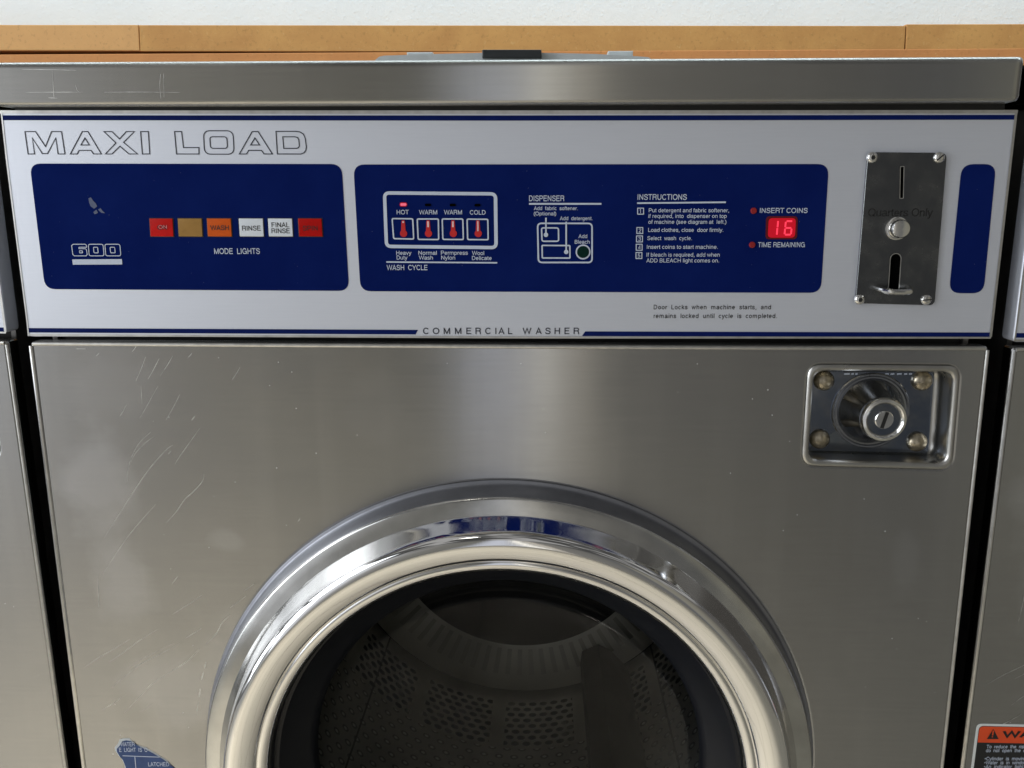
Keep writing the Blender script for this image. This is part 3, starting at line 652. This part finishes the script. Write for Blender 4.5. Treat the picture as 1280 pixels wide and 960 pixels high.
# dispenser diagram
b = MB()
for t, x0, x1, yb, c in (('DISPENSER', 661.3, 705.2, 251.4, 7), ('Add  fabric  softener.', 667.3, 722.2, 262.6, 4.6), ('(Optional)', 667.2, 695.2, 269.2, 4.6), ('Add  detergent.', 699.8, 740.6, 275.2, 4.6), ('Add', 723, 734, 297.6, 4.7), ('Bleach', 718.4, 737.2, 304.6, 4.7)):
    b.text(t, x0, yb, x1, c, P2, 'print_white')
b.stroke([U(661.3, 254.8), U(751.7, 254.8)], .0013, P2, 'print_white'); b.build('lettering', cp)
b = MB()
def frame(q, w, r, mat='print_white', Y=P2):
    a, c, d, e = q; qi = ((a[0]+w, a[1]+w), (c[0]-w, c[1]+w), (d[0]-w, d[1]-w), (e[0]+w, e[1]-w)); b.ring(pq(*q, r), pq(*qi, max(r-w*PXM, .0002)), Y, mat)
frame(((671, 278.1), (741, 278.2), (741, 329), (672, 329)), 2, .0038)
frame(((676, 283.9), (698.9, 284), (699.2, 302.4), (676.6, 302.4)), 1.8, .0022); frame(((676.6, 305.8), (713.1, 306), (713.3, 323.4), (677, 323.3)), 1.8, .0012)
for x, y0, y1 in ((682.4, 272.1, 293.4), (707.7, 277, 314.8)):
    b.stroke([U(x, y0), U(x, y1)], .0012, P3, 'print_white'); b.sheet(circ(*U(x, y1), .0017, 16), P4, 'print_white')
c_ = U(728.8, 314.9); b.ring(circ(*c_, .0057, 40), circ(*c_, .0046, 40), P2, 'print_white'); b.build('dispenser_diagram', cp)
b = MB(); b.prism(circ(*c_, .0045, 32), -.0010, P2, 'green_lens', .0003); b.build('bleach_lamp', cp)
# instructions
b = MB(); b.text('INSTRUCTIONS', 796.9, 249.8, 858.4, 7, P2, 'print_white'); b.stroke([U(796.3, 253.9), U(907.1, 252.8)], .0012, P2, 'print_white')
for t, x0, x1, yb in (('Put detergent and fabric softener,', 810.9, 911.3, 265.3), ('if required, into  dispenser on top', 810.4, 908.4, 272.4), ('of machine (see diagram at  left.)', 810.4, 907.9, 279.7), ('Load clothes, close  door firmly.', 810.2, 904.1, 289.8),
        ('Select  wash  cycle.', 809, 864.8, 300.1), ('Insert coins to start machine.', 808.5, 897.2, 311), ('If bleach is required, add when', 808.1, 899.6, 320.8), ('ADD BLEACH light comes on.', 807.8, 898.7, 328)):
    b.text(t, x0, yb, x1, 4.9, P2, 'print_white')
for k, (x, y) in enumerate(((796.4, 259.6), (795.4, 283.8), (795, 294.3), (794.6, 304.7), (794.3, 315))):
    frame(((x, y), (x+8.5, y), (x+8.5, y+8.6), (x, y+8.6)), 1.1, .0004)
    b.text('12345'[k], x+3-(.2 if k else 0), y+6.8, x+(4.6 if k == 0 else 6), 4.9, P2, 'print_white')
b.build('lettering', cp)
b = MB(); b.text('INSERT COINS', 949.7, 266.2, 1009.3, 6.2, P2, 'print_white'); b.build('lettering', cp)
b = MB(); b.text('TIME REMAINING', 947.3, 309, 1006, 6.2, P2, 'print_white'); b.build('lettering', cp)
for x, y in ((941.8, 263.4), (940, 306)):
    b = MB(); b.prism(circ(*U(x, y), .0024, 24), -.0014, P2, 'dot_red', .0006); b.build('indicator_lamp', cp)
b = MB(); b.prism(rquad(U(957.5, 270.2), U(997, 270.2), U(996, 299), U(956.5, 299), .003), -.0006, P1, 'display_rim'); b.sheet(rquad(U(960.5, 272.6), U(994.5, 272.6), U(993.2, 297), U(959.2, 297), .003), -.0010, 'display')
sg = lambda *L: b.stroke([U(*p) for p in L], .00125, -.0014, 'digit')
sg((972.0, 276.2), (971.3, 284)); sg((971.1, 285), (970.4, 293.2))
sg((982.6, 276.4), (989.6, 276.4)); sg((981.6, 277.2), (980.9, 283.9)); sg((981.4, 284.8), (988.4, 284.8)); sg((980.7, 285.7), (980, 292.6)); sg((980.6, 293.2), (987.6, 293.2)); sg((988.8, 285.7), (988.1, 292.6))
b.build('digital_display', cp)
b = MB(); b.text('Door  Locks  when  machine  starts,  and', 817, 386.6, 963.5, 5.6, P1, 'print_black', spacing=1.15); b.text('remains  locked  until  cycle  is  completed.', 817, 397.6, 971.2, 5.6, P1, 'print_black', spacing=1.15); b.build('lettering', cp)
b = MB(); b.text('COMMERCIAL  WASHER', 528.8, 417.6, 723.8, 7.8, P1, 'print_dark', spacing=1.5); b.build('lettering', cp)

# coin acceptor
cq = ((1083.5, 190.3), (1182, 191.2), (1166.6, 381.3), (1067.8, 378.6))
lc = pq(*cq, .0045)
YC = -.0026
def slotloop(x0, y0, x1, y1, w, sq=False):
    a = Vector(U(x0, y0, YC)); c = Vector(U(x1, y1, YC)); d = (c-a).normalized(); n_ = Vector((-d.y, d.x)); L = []
    for k in range(9): t = math.pi*k/8; L.append(a-n_*w*math.cos(t)*-1-d*w*math.sin(t)*(0.2 if sq else 1))
    for k in range(9): t = math.pi*k/8; L.append(c-n_*w*math.cos(t)+d*w*math.sin(t)*.2)
    return [(p.x, p.y) for p in L]
s1 = slotloop(1127.6, 208.5, 1126.8, 247.5, .0013, True); s2 = slotloop(1119.4, 323.5, 1116.8, 364, .0040)
b = MB(); b.plate([lc, s1, s2], YC, .0024, .0005, 'coin'); ca = b.build('coin_acceptor', root)
b = MB(); b.sheet(scale_loop(s1, -.0006), -.00025, 'void'); b.stroke(s1, .0005, YC-.0002, 'trim', closed=True); b.build('coin_slot', ca)
b = MB(); b.sheet(scale_loop(s2, -.001), -.00035, 'void'); b.stroke(s2, .0006, YC-.0002, 'trim', closed=True); b.build('return_slot', ca)
for k, (x, y) in enumerate(((1090, 197), (1173.6, 197), (1074.2, 374.3), (1157.4, 374.3))):
    cx, cz = U(x, y, YC); b = MB()
    b.lathe([(.0042, YC), (.0040, YC-.0012), (.0031, YC-.0022), (.0017, YC-.0026), (0.00001, YC-.0026)], cx, cz, 'bright', 24)
    if k in (0, 2): b.sheet(circ(cx, cz, .0017, 6), YC-.0028, 'black')
    else:
        a = math.radians(42 if k == 1 else 4); b.stroke([(cx-.0034*math.cos(a), cz-.0034*math.sin(a)), (cx+.0034*math.cos(a), cz+.0034*math.sin(a))], .0009, YC-.0028, 'black')
    b.build('screw', ca)
b = MB(); b.text('Quarters Only', 1085, 270.4, 1166, 10, YC-.0002, 'print_black'); b.build('lettering', ca)
cx, cz = U(1120.5, 285.5, YC); b = MB()
b.lathe([(.0086, YC), (.0085, YC-.0014), (.0074, YC-.0019), (.0068, YC-.0019), (.0068, YC-.0080), (.0066, YC-.0092), (.0060, YC-.0099), (.0034, YC-.0104), (.00001, YC-.0105)], cx, cz, 'bright', 48); b.build('return_button', ca)
b = MB(); zc_ = U(1118, 359, YC)[1]; xa, xb = U(1093.5, 364, YC)[0], U(1134, 364, YC)[0]
pts = []
for k in range(15):
    t = k/14; a = math.pi*t; pts.append(((xa+xb)/2-(xb-xa)/2*math.cos(a)*(1 if abs(math.cos(a)) < .98 else 1), YC+.001-.017*min(1, 1.25*math.sin(a)), zc_-.002*math.sin(a)))
b.tube(pts, .0022, 'bright')
n_ = len(pts); b.add([(p[0], p[1], p[2]-.0006) for p in pts]+[(p[0], p[1], p[2]-.0016) for p in pts], [tuple(range(n_)), tuple(range(n_, 2*n_))[::-1]]+[(i, i+1, n_+i+1, n_+i) for i in range(n_-1)], 'coin')
b.build('return_cup', ca)

# front panel with door and lock openings
ZB = .10
TL, BLp = Vector(U(36, 427.5)), Vector(U(103, 960)); dl = (BLp-TL); BLw = TL+dl*((TL.y-ZB)/(-dl.y))
TR, BRp = Vector(U(1237.5, 433)), Vector(U(1179.5, 960)); dr = (BRp-TR); BRw = TR+dr*((TR.y-ZB)/(-dr.y))
lout = rquad(TL, TR, BRw, BLw, .003, 3)
hole = circ(DX, DZ, .2637, 160)
lockq = ((1012.5, 458), (1197.5, 459.5), (1187, 584.5), (1004.5, 579.5)); lock0 = pq(*lockq, .010)
b = MB(); b.plate([lout, hole, lock0], 0, .016, .0036, 'steel', 3)
def z0(L): return [U(x/4, 480+y/4) for x, y in L]
def z7(L): return [U(x/4, 720+y/4) for x, y in L]
SC = [(z0, [(755, 240), (700, 290), (660, 360), (640, 430), (636, 490)], .4), (z0, [(765, 265), (720, 300), (675, 350), (655, 390)], .4), (z0, [(865, 305), (830, 330), (750, 420), (680, 520), (610, 630), (520, 770)], .55),
      (z0, [(780, 600), (700, 690), (620, 790), (515, 950)], .45), (z0, [(1000, 220), (950, 290), (900, 360), (875, 400)], .45), (z0, [(1020, 450), (1010, 490), (960, 545), (925, 575), (880, 640), (830, 695)], .6),
      (z0, [(900, 50), (870, 110), (830, 180)], .35), (z0, [(975, 160), (958, 182)], .7), (z0, [(855, 335), (842, 350)], .7), (z0, [(790, 10), (740, 100), (700, 170)], .3), (z0, [(705, 10), (710, 100)], .3),
      (z7, [(790, 265), (700, 320), (620, 380), (545, 430)], .5), (z7, [(650, 315), (560, 370), (490, 410), (425, 455)], .5), (z7, [(1010, 95), (960, 130), (865, 190)], .5), (z7, [(1010, 260), (930, 310)], .5),
      (z7, [(900, 335), (800, 390), (700, 440), (640, 480)], .4), (z7, [(870, 335), (780, 380), (700, 420), (640, 460)], .35), (z7, [(1000, 365), (930, 430), (850, 480)], .7), (z7, [(850, 480), (760, 540), (690, 610), (620, 685)], .45),
      (z7, [(620, 600), (560, 640), (510, 670)], .6), (z7, [(1150, 195), (1110, 235), (1080, 290), (1030, 340)], .8), (z7, [(1270, 40), (1220, 75)], .5), (z7, [(1230, 100), (1150, 160)], .5), (z7, [(890, 0), (860, 40)], .6),
      (z7, [(1030, 430), (1022, 460)], 1.3), (z7, [(1018, 480), (1006, 520)], 1.1), (z7, [(1002, 560), (996, 605)], 1.5), (z7, [(992, 630), (984, 680)], .7), (z7, [(490, 0), (492, 80), (494, 155)], .5), (z7, [(760, 640), (700, 680)], .3), (z7, [(720, 430), (600, 520), (560, 560)], .3)]
for f, L, w in SC: b.stroke(smooth(f(L)), w*.00082, -.00015, 'scratch', taper=True)
for (x, y, dx, dy) in ((165, 440, 6, -9), (235, 447, 5, -6), (120, 445, 4, -4), (105, 432, 22, 0), (95, 436, 12, 0), (170, 476, 12, -30), (185, 474, 14, -26), (200, 470, 16, -25), (290, 475, 10, -16), (372, 652, 3, -4), (150, 520, 8, -14)):
    b.stroke(smooth([U(x, y), U(x+dx*.5+.5, y+dy*.5), U(x+dx, y+dy)]), .00035, -.00015, 'scratch', taper=True)
for _ in range(70):
    px, py = random.uniform(70, 1180), random.uniform(445, 950)
    x, z = U(px, py)
    if (x-DX)**2+(z-DZ)**2 < .275**2 or 990 < px < 1210 and py < 600: continue
    b.sheet(circ(x, z, random.uniform(.00018, .0005), 6), -.00015, 'dust')
b.tube([(TL.x+.003, .0006, TL.y-.0016), (.2, .0006, (TL.y+TR.y)/2-.0016-.0004), (TR.x-.003, .0006, TR.y-.0016)], .0016, 'trim')  # brighter metal tubes added along top and sides to give the edge highlights
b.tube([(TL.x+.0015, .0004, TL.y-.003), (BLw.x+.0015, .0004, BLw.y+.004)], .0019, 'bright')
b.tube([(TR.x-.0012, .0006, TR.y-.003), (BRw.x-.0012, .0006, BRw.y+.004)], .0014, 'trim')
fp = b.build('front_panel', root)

# lock recess and lock
RD = .020
rows = [(lock0, .0026, -.0), (lock0, .0024, 0.0)]
b = MB(); n = len(lock0)
prof = [(-.0010, .0010), (-.0016, -.0006), (-.0006, -.0018), (.0010, -.0020), (.0026, -.0012), (.0036, .0012), (.0042, .006), (.0046, RD-.004), (.0058, RD-.001), (.0085, RD)]
vs = []; fs = []
for d, y in prof: vs += [(x, y, z) for x, z in scale_loop(lock0, d)]
for r in range(len(prof)-1):
    for i in range(n): fs.append((r*n+i, (r+1)*n+i, (r+1)*n+(i+1) % n, r*n+(i+1) % n))
fs.append(tuple(range((len(prof)-1)*n, len(prof)*n)))
b.add(vs, fs, 'recess', True); lr = b.build('lock_recess', root, 60)
YQ = RD-.003
b = MB(); lpq = ((1011, 463.5), (1168.5, 464.5), (1160.5, 566.5), (1006.5, 563.5)); b.prism(rquad(*[U(*p, YQ) for p in lpq], .002), YQ, RD-.0003, 'lock', .0006)
for (x0, x1) in ((1055, 1062), (1064, 1067), (1069, 1072), (1106, 1111), (1113, 1118), (1121, 1127), (1130, 1134), (1136, 1140)):
    b.stroke([U(x0, 467.6, YQ), U(x1, 467.2, YQ)], .0012, YQ-.0002, 'print_white')
b.build('lock_plate', lr)
for x, y in ((1031, 476.5), (1153.5, 476.5), (1025.5, 549.5), (1147.5, 553)):
    cx, cz = U(x, y, YQ-.003); b = MB(); b.lathe([(.0082, YQ), (.0078, YQ-.0026), (.0062, YQ-.0046), (.0034, YQ-.0058), (.00001, YQ-.0062)], cx, cz, 'brass', 28); b.build('rivet', lr)
cx, cz = U(1087.5, 513, YQ); b = MB()
b.lathe([(0.0313, YQ+.001), (0.0311, YQ-0.0016), (0.0303, YQ-0.0024), (0.0291, YQ-0.0024), (0.0281, YQ-0.0016), (0.0268, YQ-0.0017), (0.0247, YQ-0.0057), (0.0221, YQ-0.0113), (0.0195, YQ-0.0178), (0.0178, YQ-0.0222), (0.0173, YQ-0.0235)], cx, cz, 'cone', 72); b.build('lock_housing', lr)
YK = YQ-.0235; b = MB()
b.lathe([(0.0171, YK), (0.0176, YK-.002), (0.0176, YK-.0055), (0.0164, YK-.0078), (0.0145, YK-.0082), (0.0130, YK-.0070), (0.0123, YK-.0052)], cx, cz, 'bright', 64)
b.lathe([(0.0126, YK-.0055), (0.0074, YK-.0052), (0.0000, YK-.0052)], cx, cz, 'lock', 64)
b.build('lock_collar', lr)
b = MB(); b.lathe([(0.0073, YK-.0050), (0.0072, YK-.0066), (0.0066, YK-.0072), (0.0000, YK-.0072)], cx, cz, 'bright', 40)
a = math.radians(76); b.stroke([(cx-.0066*math.cos(a), cz-.0066*math.sin(a)), (cx+.0066*math.cos(a), cz+.0066*math.sin(a))], .0026, YK-.0075, 'black'); b.build('key_plug', lr)

# door
mmt = lambda L: [(r/1000, y/1000) for r, y in L]
b = MB(); b.lathe(mmt([(263.2, 8), (265.6, -.2), (265.4, -.9), (264.6, -1.3), (263.4, -1.4), (262.4, -2.2), (261.6, -5), (260.4, -12), (259.2, -20.0), (258.6, -21.6)]), DX, DZ, 'rim', 240)
b.lathe(mmt([(258.7, -21.4), (257.9, -22.8), (256.6, -23.4), (250.5, -24.6), (244.6, -25.8), (243.2, -27.6)]), DX, DZ, 'flange', 240); door = b.build('door', root, 40)
b = MB(); b.lathe(mmt([(245.0, -25.4), (244.7, -26.0), (244.2, -26.8), (242.1, -30.4), (240.05, -34.0), (238.0, -37.7), (236.1, -41.2), (234.9, -43.0), (233.2, -44.6), (230, -45.9), (226, -45.9), (221.2, -44.4), (216.6, -42.2), (213, -39.8), (211.4, -38.2),
    (210.6, -36.6), (209.9, -36.2), (209.2, -36.7), (207.6, -37.0), (205.2, -36.4), (202.6, -34.6), (200.6, -31.6), (199.5, -27.5), (199, -22), (199, -12)]), DX, DZ, 'chrome', 240); b.build('chrome_ring', door, 40)
b = MB(); b.lathe(mmt([(199.6, -16), (196.5, -15.5), (193, -11), (184, -1), (177, 6), (173.5, 9.5), (171.5, 13), (171.5, 20)]), DX, DZ, 'rubber', 200); b.build('gasket', door)
b = MB(); b.lathe(mmt([(174.5, 10), (172, 16), (167, 24), (159, 31), (147, 39), (130, 47), (105, 54.5), (75, 59.5), (40, 62.5), (.01, 63.5)]), DX, DZ, 'glass', 160); b.build('glass', door, 60)
# drum
DR, Y0, Y1 = .29, .115, .585
b = MB(); b.uv = lambda c: (math.atan2(c.z-DZ, c.x-DX)*DR, c.y)
b.lathe([(.252, Y0-.03), (.262, Y0-.012), (.285, Y0), (DR, Y0+.012), (DR, Y0+.1), (DR, Y0+.3), (DR, Y1)], DX, DZ, 'drum', 160); drum = b.build('drum', root)
b = MB(); b.uv = lambda c: (math.atan2(c.z-DZ, c.x-DX)*.23, math.hypot(c.x-DX, c.z-DZ))
b.lathe([(DR-.006, Y1-.010), (DR-.010, Y1-.016), (.262, Y1-.019), (.235, Y1-.016), (.205, Y1-.008)], DX, DZ, 'drum_back', 160); bp = b.build('back_plate', drum)
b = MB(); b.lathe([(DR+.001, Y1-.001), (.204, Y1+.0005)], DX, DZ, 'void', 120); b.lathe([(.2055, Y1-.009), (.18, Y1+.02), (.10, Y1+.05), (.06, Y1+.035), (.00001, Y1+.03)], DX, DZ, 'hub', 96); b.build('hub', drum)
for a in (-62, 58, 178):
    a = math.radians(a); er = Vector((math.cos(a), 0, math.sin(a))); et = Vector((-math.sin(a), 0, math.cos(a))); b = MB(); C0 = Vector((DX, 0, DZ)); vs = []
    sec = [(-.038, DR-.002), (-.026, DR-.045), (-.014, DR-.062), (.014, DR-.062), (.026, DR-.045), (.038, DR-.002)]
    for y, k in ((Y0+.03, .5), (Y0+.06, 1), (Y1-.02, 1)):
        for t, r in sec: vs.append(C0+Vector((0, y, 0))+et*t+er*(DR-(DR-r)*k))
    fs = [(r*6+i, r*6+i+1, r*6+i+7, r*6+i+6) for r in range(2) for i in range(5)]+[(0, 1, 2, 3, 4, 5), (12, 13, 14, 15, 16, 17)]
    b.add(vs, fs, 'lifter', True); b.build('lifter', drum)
parts = [o for o in root.children]

# neighbours: the same machine, each part copied
def copy_tree(o, parent=None):
    c = o.copy(); COL.objects.link(c); c.parent = parent
    for ch in o.children: copy_tree(ch, c)
    return c
left = copy_tree(root); left.location.x = -.7715; left['label'] = 'steel washer cut off by the left picture edge, only a narrow strip in view'
right = copy_tree(root); right.location.x = .7715; right['label'] = 'steel washer at the right edge with orange and black warning sticker'

# torn sticker on the middle machine
b = MB(); st = [(152.5, 925.8), (158, 924.6), (163.5, 925.6), (172.5, 931.4), (181, 935.6), (188, 939), (200, 945.8), (210, 952.6), (217.5, 959), (236, 984), (240, 1010), (172, 1012), (160, 975), (157, 958), (153.5, 949), (150, 945.4), (146.2, 939), (145.8, 935.2), (149, 932)]
random.seed(3)
b.sheet([U(x+random.uniform(-2.2, .0)-1.0, y+random.uniform(-2.2, .0)-.9) for x, y in st], -.0002, 'paper'); b.sheet([U(x+.4, y+.4) for x, y in st], -.0005, 'sticker_blue')
b.text('WATER', 150.5, 932.8, 168.5, 5, -.0008, 'print_white'); b.text('E  LIGHT  IS  O', 149.2, 939.8, 184.5, 5, -.0008, 'print_white'); b.text('LATCHED', 185.5, 957.8, 211.5, 5, -.0008, 'print_white')
b.stroke([U(153.7, 944), U(200, 945.7)], .0007, -.0008, 'print_white'); b.stroke([U(169, 944.6), U(171.5, 972)], .0007, -.0008, 'print_white')
tag(b.build('torn_sticker', root), 'torn remains of a blue instruction sticker')

# warning sticker on the right machine (coordinates local to that machine)
off = right.location.x; b = MB(); YS = -.0002
V = lambda x, y: U(x, y)
def shl(L): return [(x-off, z) for x, z in L]
bx0, bz1 = V(1221, 904.3); bx1 = bx0+.125; bz0 = bz1-.15
def rc(x0, z0_, x1, z1_, r): return rquad((x0, z1_), (x1, z1_), (x1, z0_), (x0, z0_), r)
b.prism(shl(rc(bx0, bz0, bx1, bz1, .005)), -.0005, -.0001, 'sticker_white'); e = .0019
b.sheet(shl(rc(bx0+e, bz0+e, bx1-e, bz1-e, .0038)), -.0007, 'print_black')
zo = V(1240, 927.6)[1]; top_ = rc(bx0+e+.0003, zo-.02, bx1-e-.0003, bz1-e-.0003, .0036); top_ = [(x, max(z, zo)) for x, z in top_]
b.sheet(shl(top_), -.0009, 'orange')
b.sheet(shl([V(1240.8, 910.2), V(1247.4, 922.8), V(1232.6, 922.8)]), -.0012, 'print_black')
k0 = len(b.v)
b.text('!', 1239.6, 921.6, 1241.3, 8.4, -.0015, 'orange'); b.text('WARNING', 1252.3, 921.8, 1362, 7.8, -.0012, 'print_black', w=.17)
for t, x0, x1, yb in (('To  reduce  the  risk', 1233, 1282, 935.4), ('do  not  open  the  door', 1232.2, 1290, 940.2), ('•Cylinder  is  moving', 1230.6, 1283, 950.4), ('•Water  is  in  window', 1230.2, 1284, 955.4), ('•An  indicator  light', 1229.8, 1279, 960.4)):
    b.text(t, x0, yb, x1, 4.3, -.0010, 'print_white')
b.v[k0:] = [(x-off, y, z) for x, y, z in b.v[k0:]]
tag(b.build('warning_sticker', right), 'orange and black warning sticker')
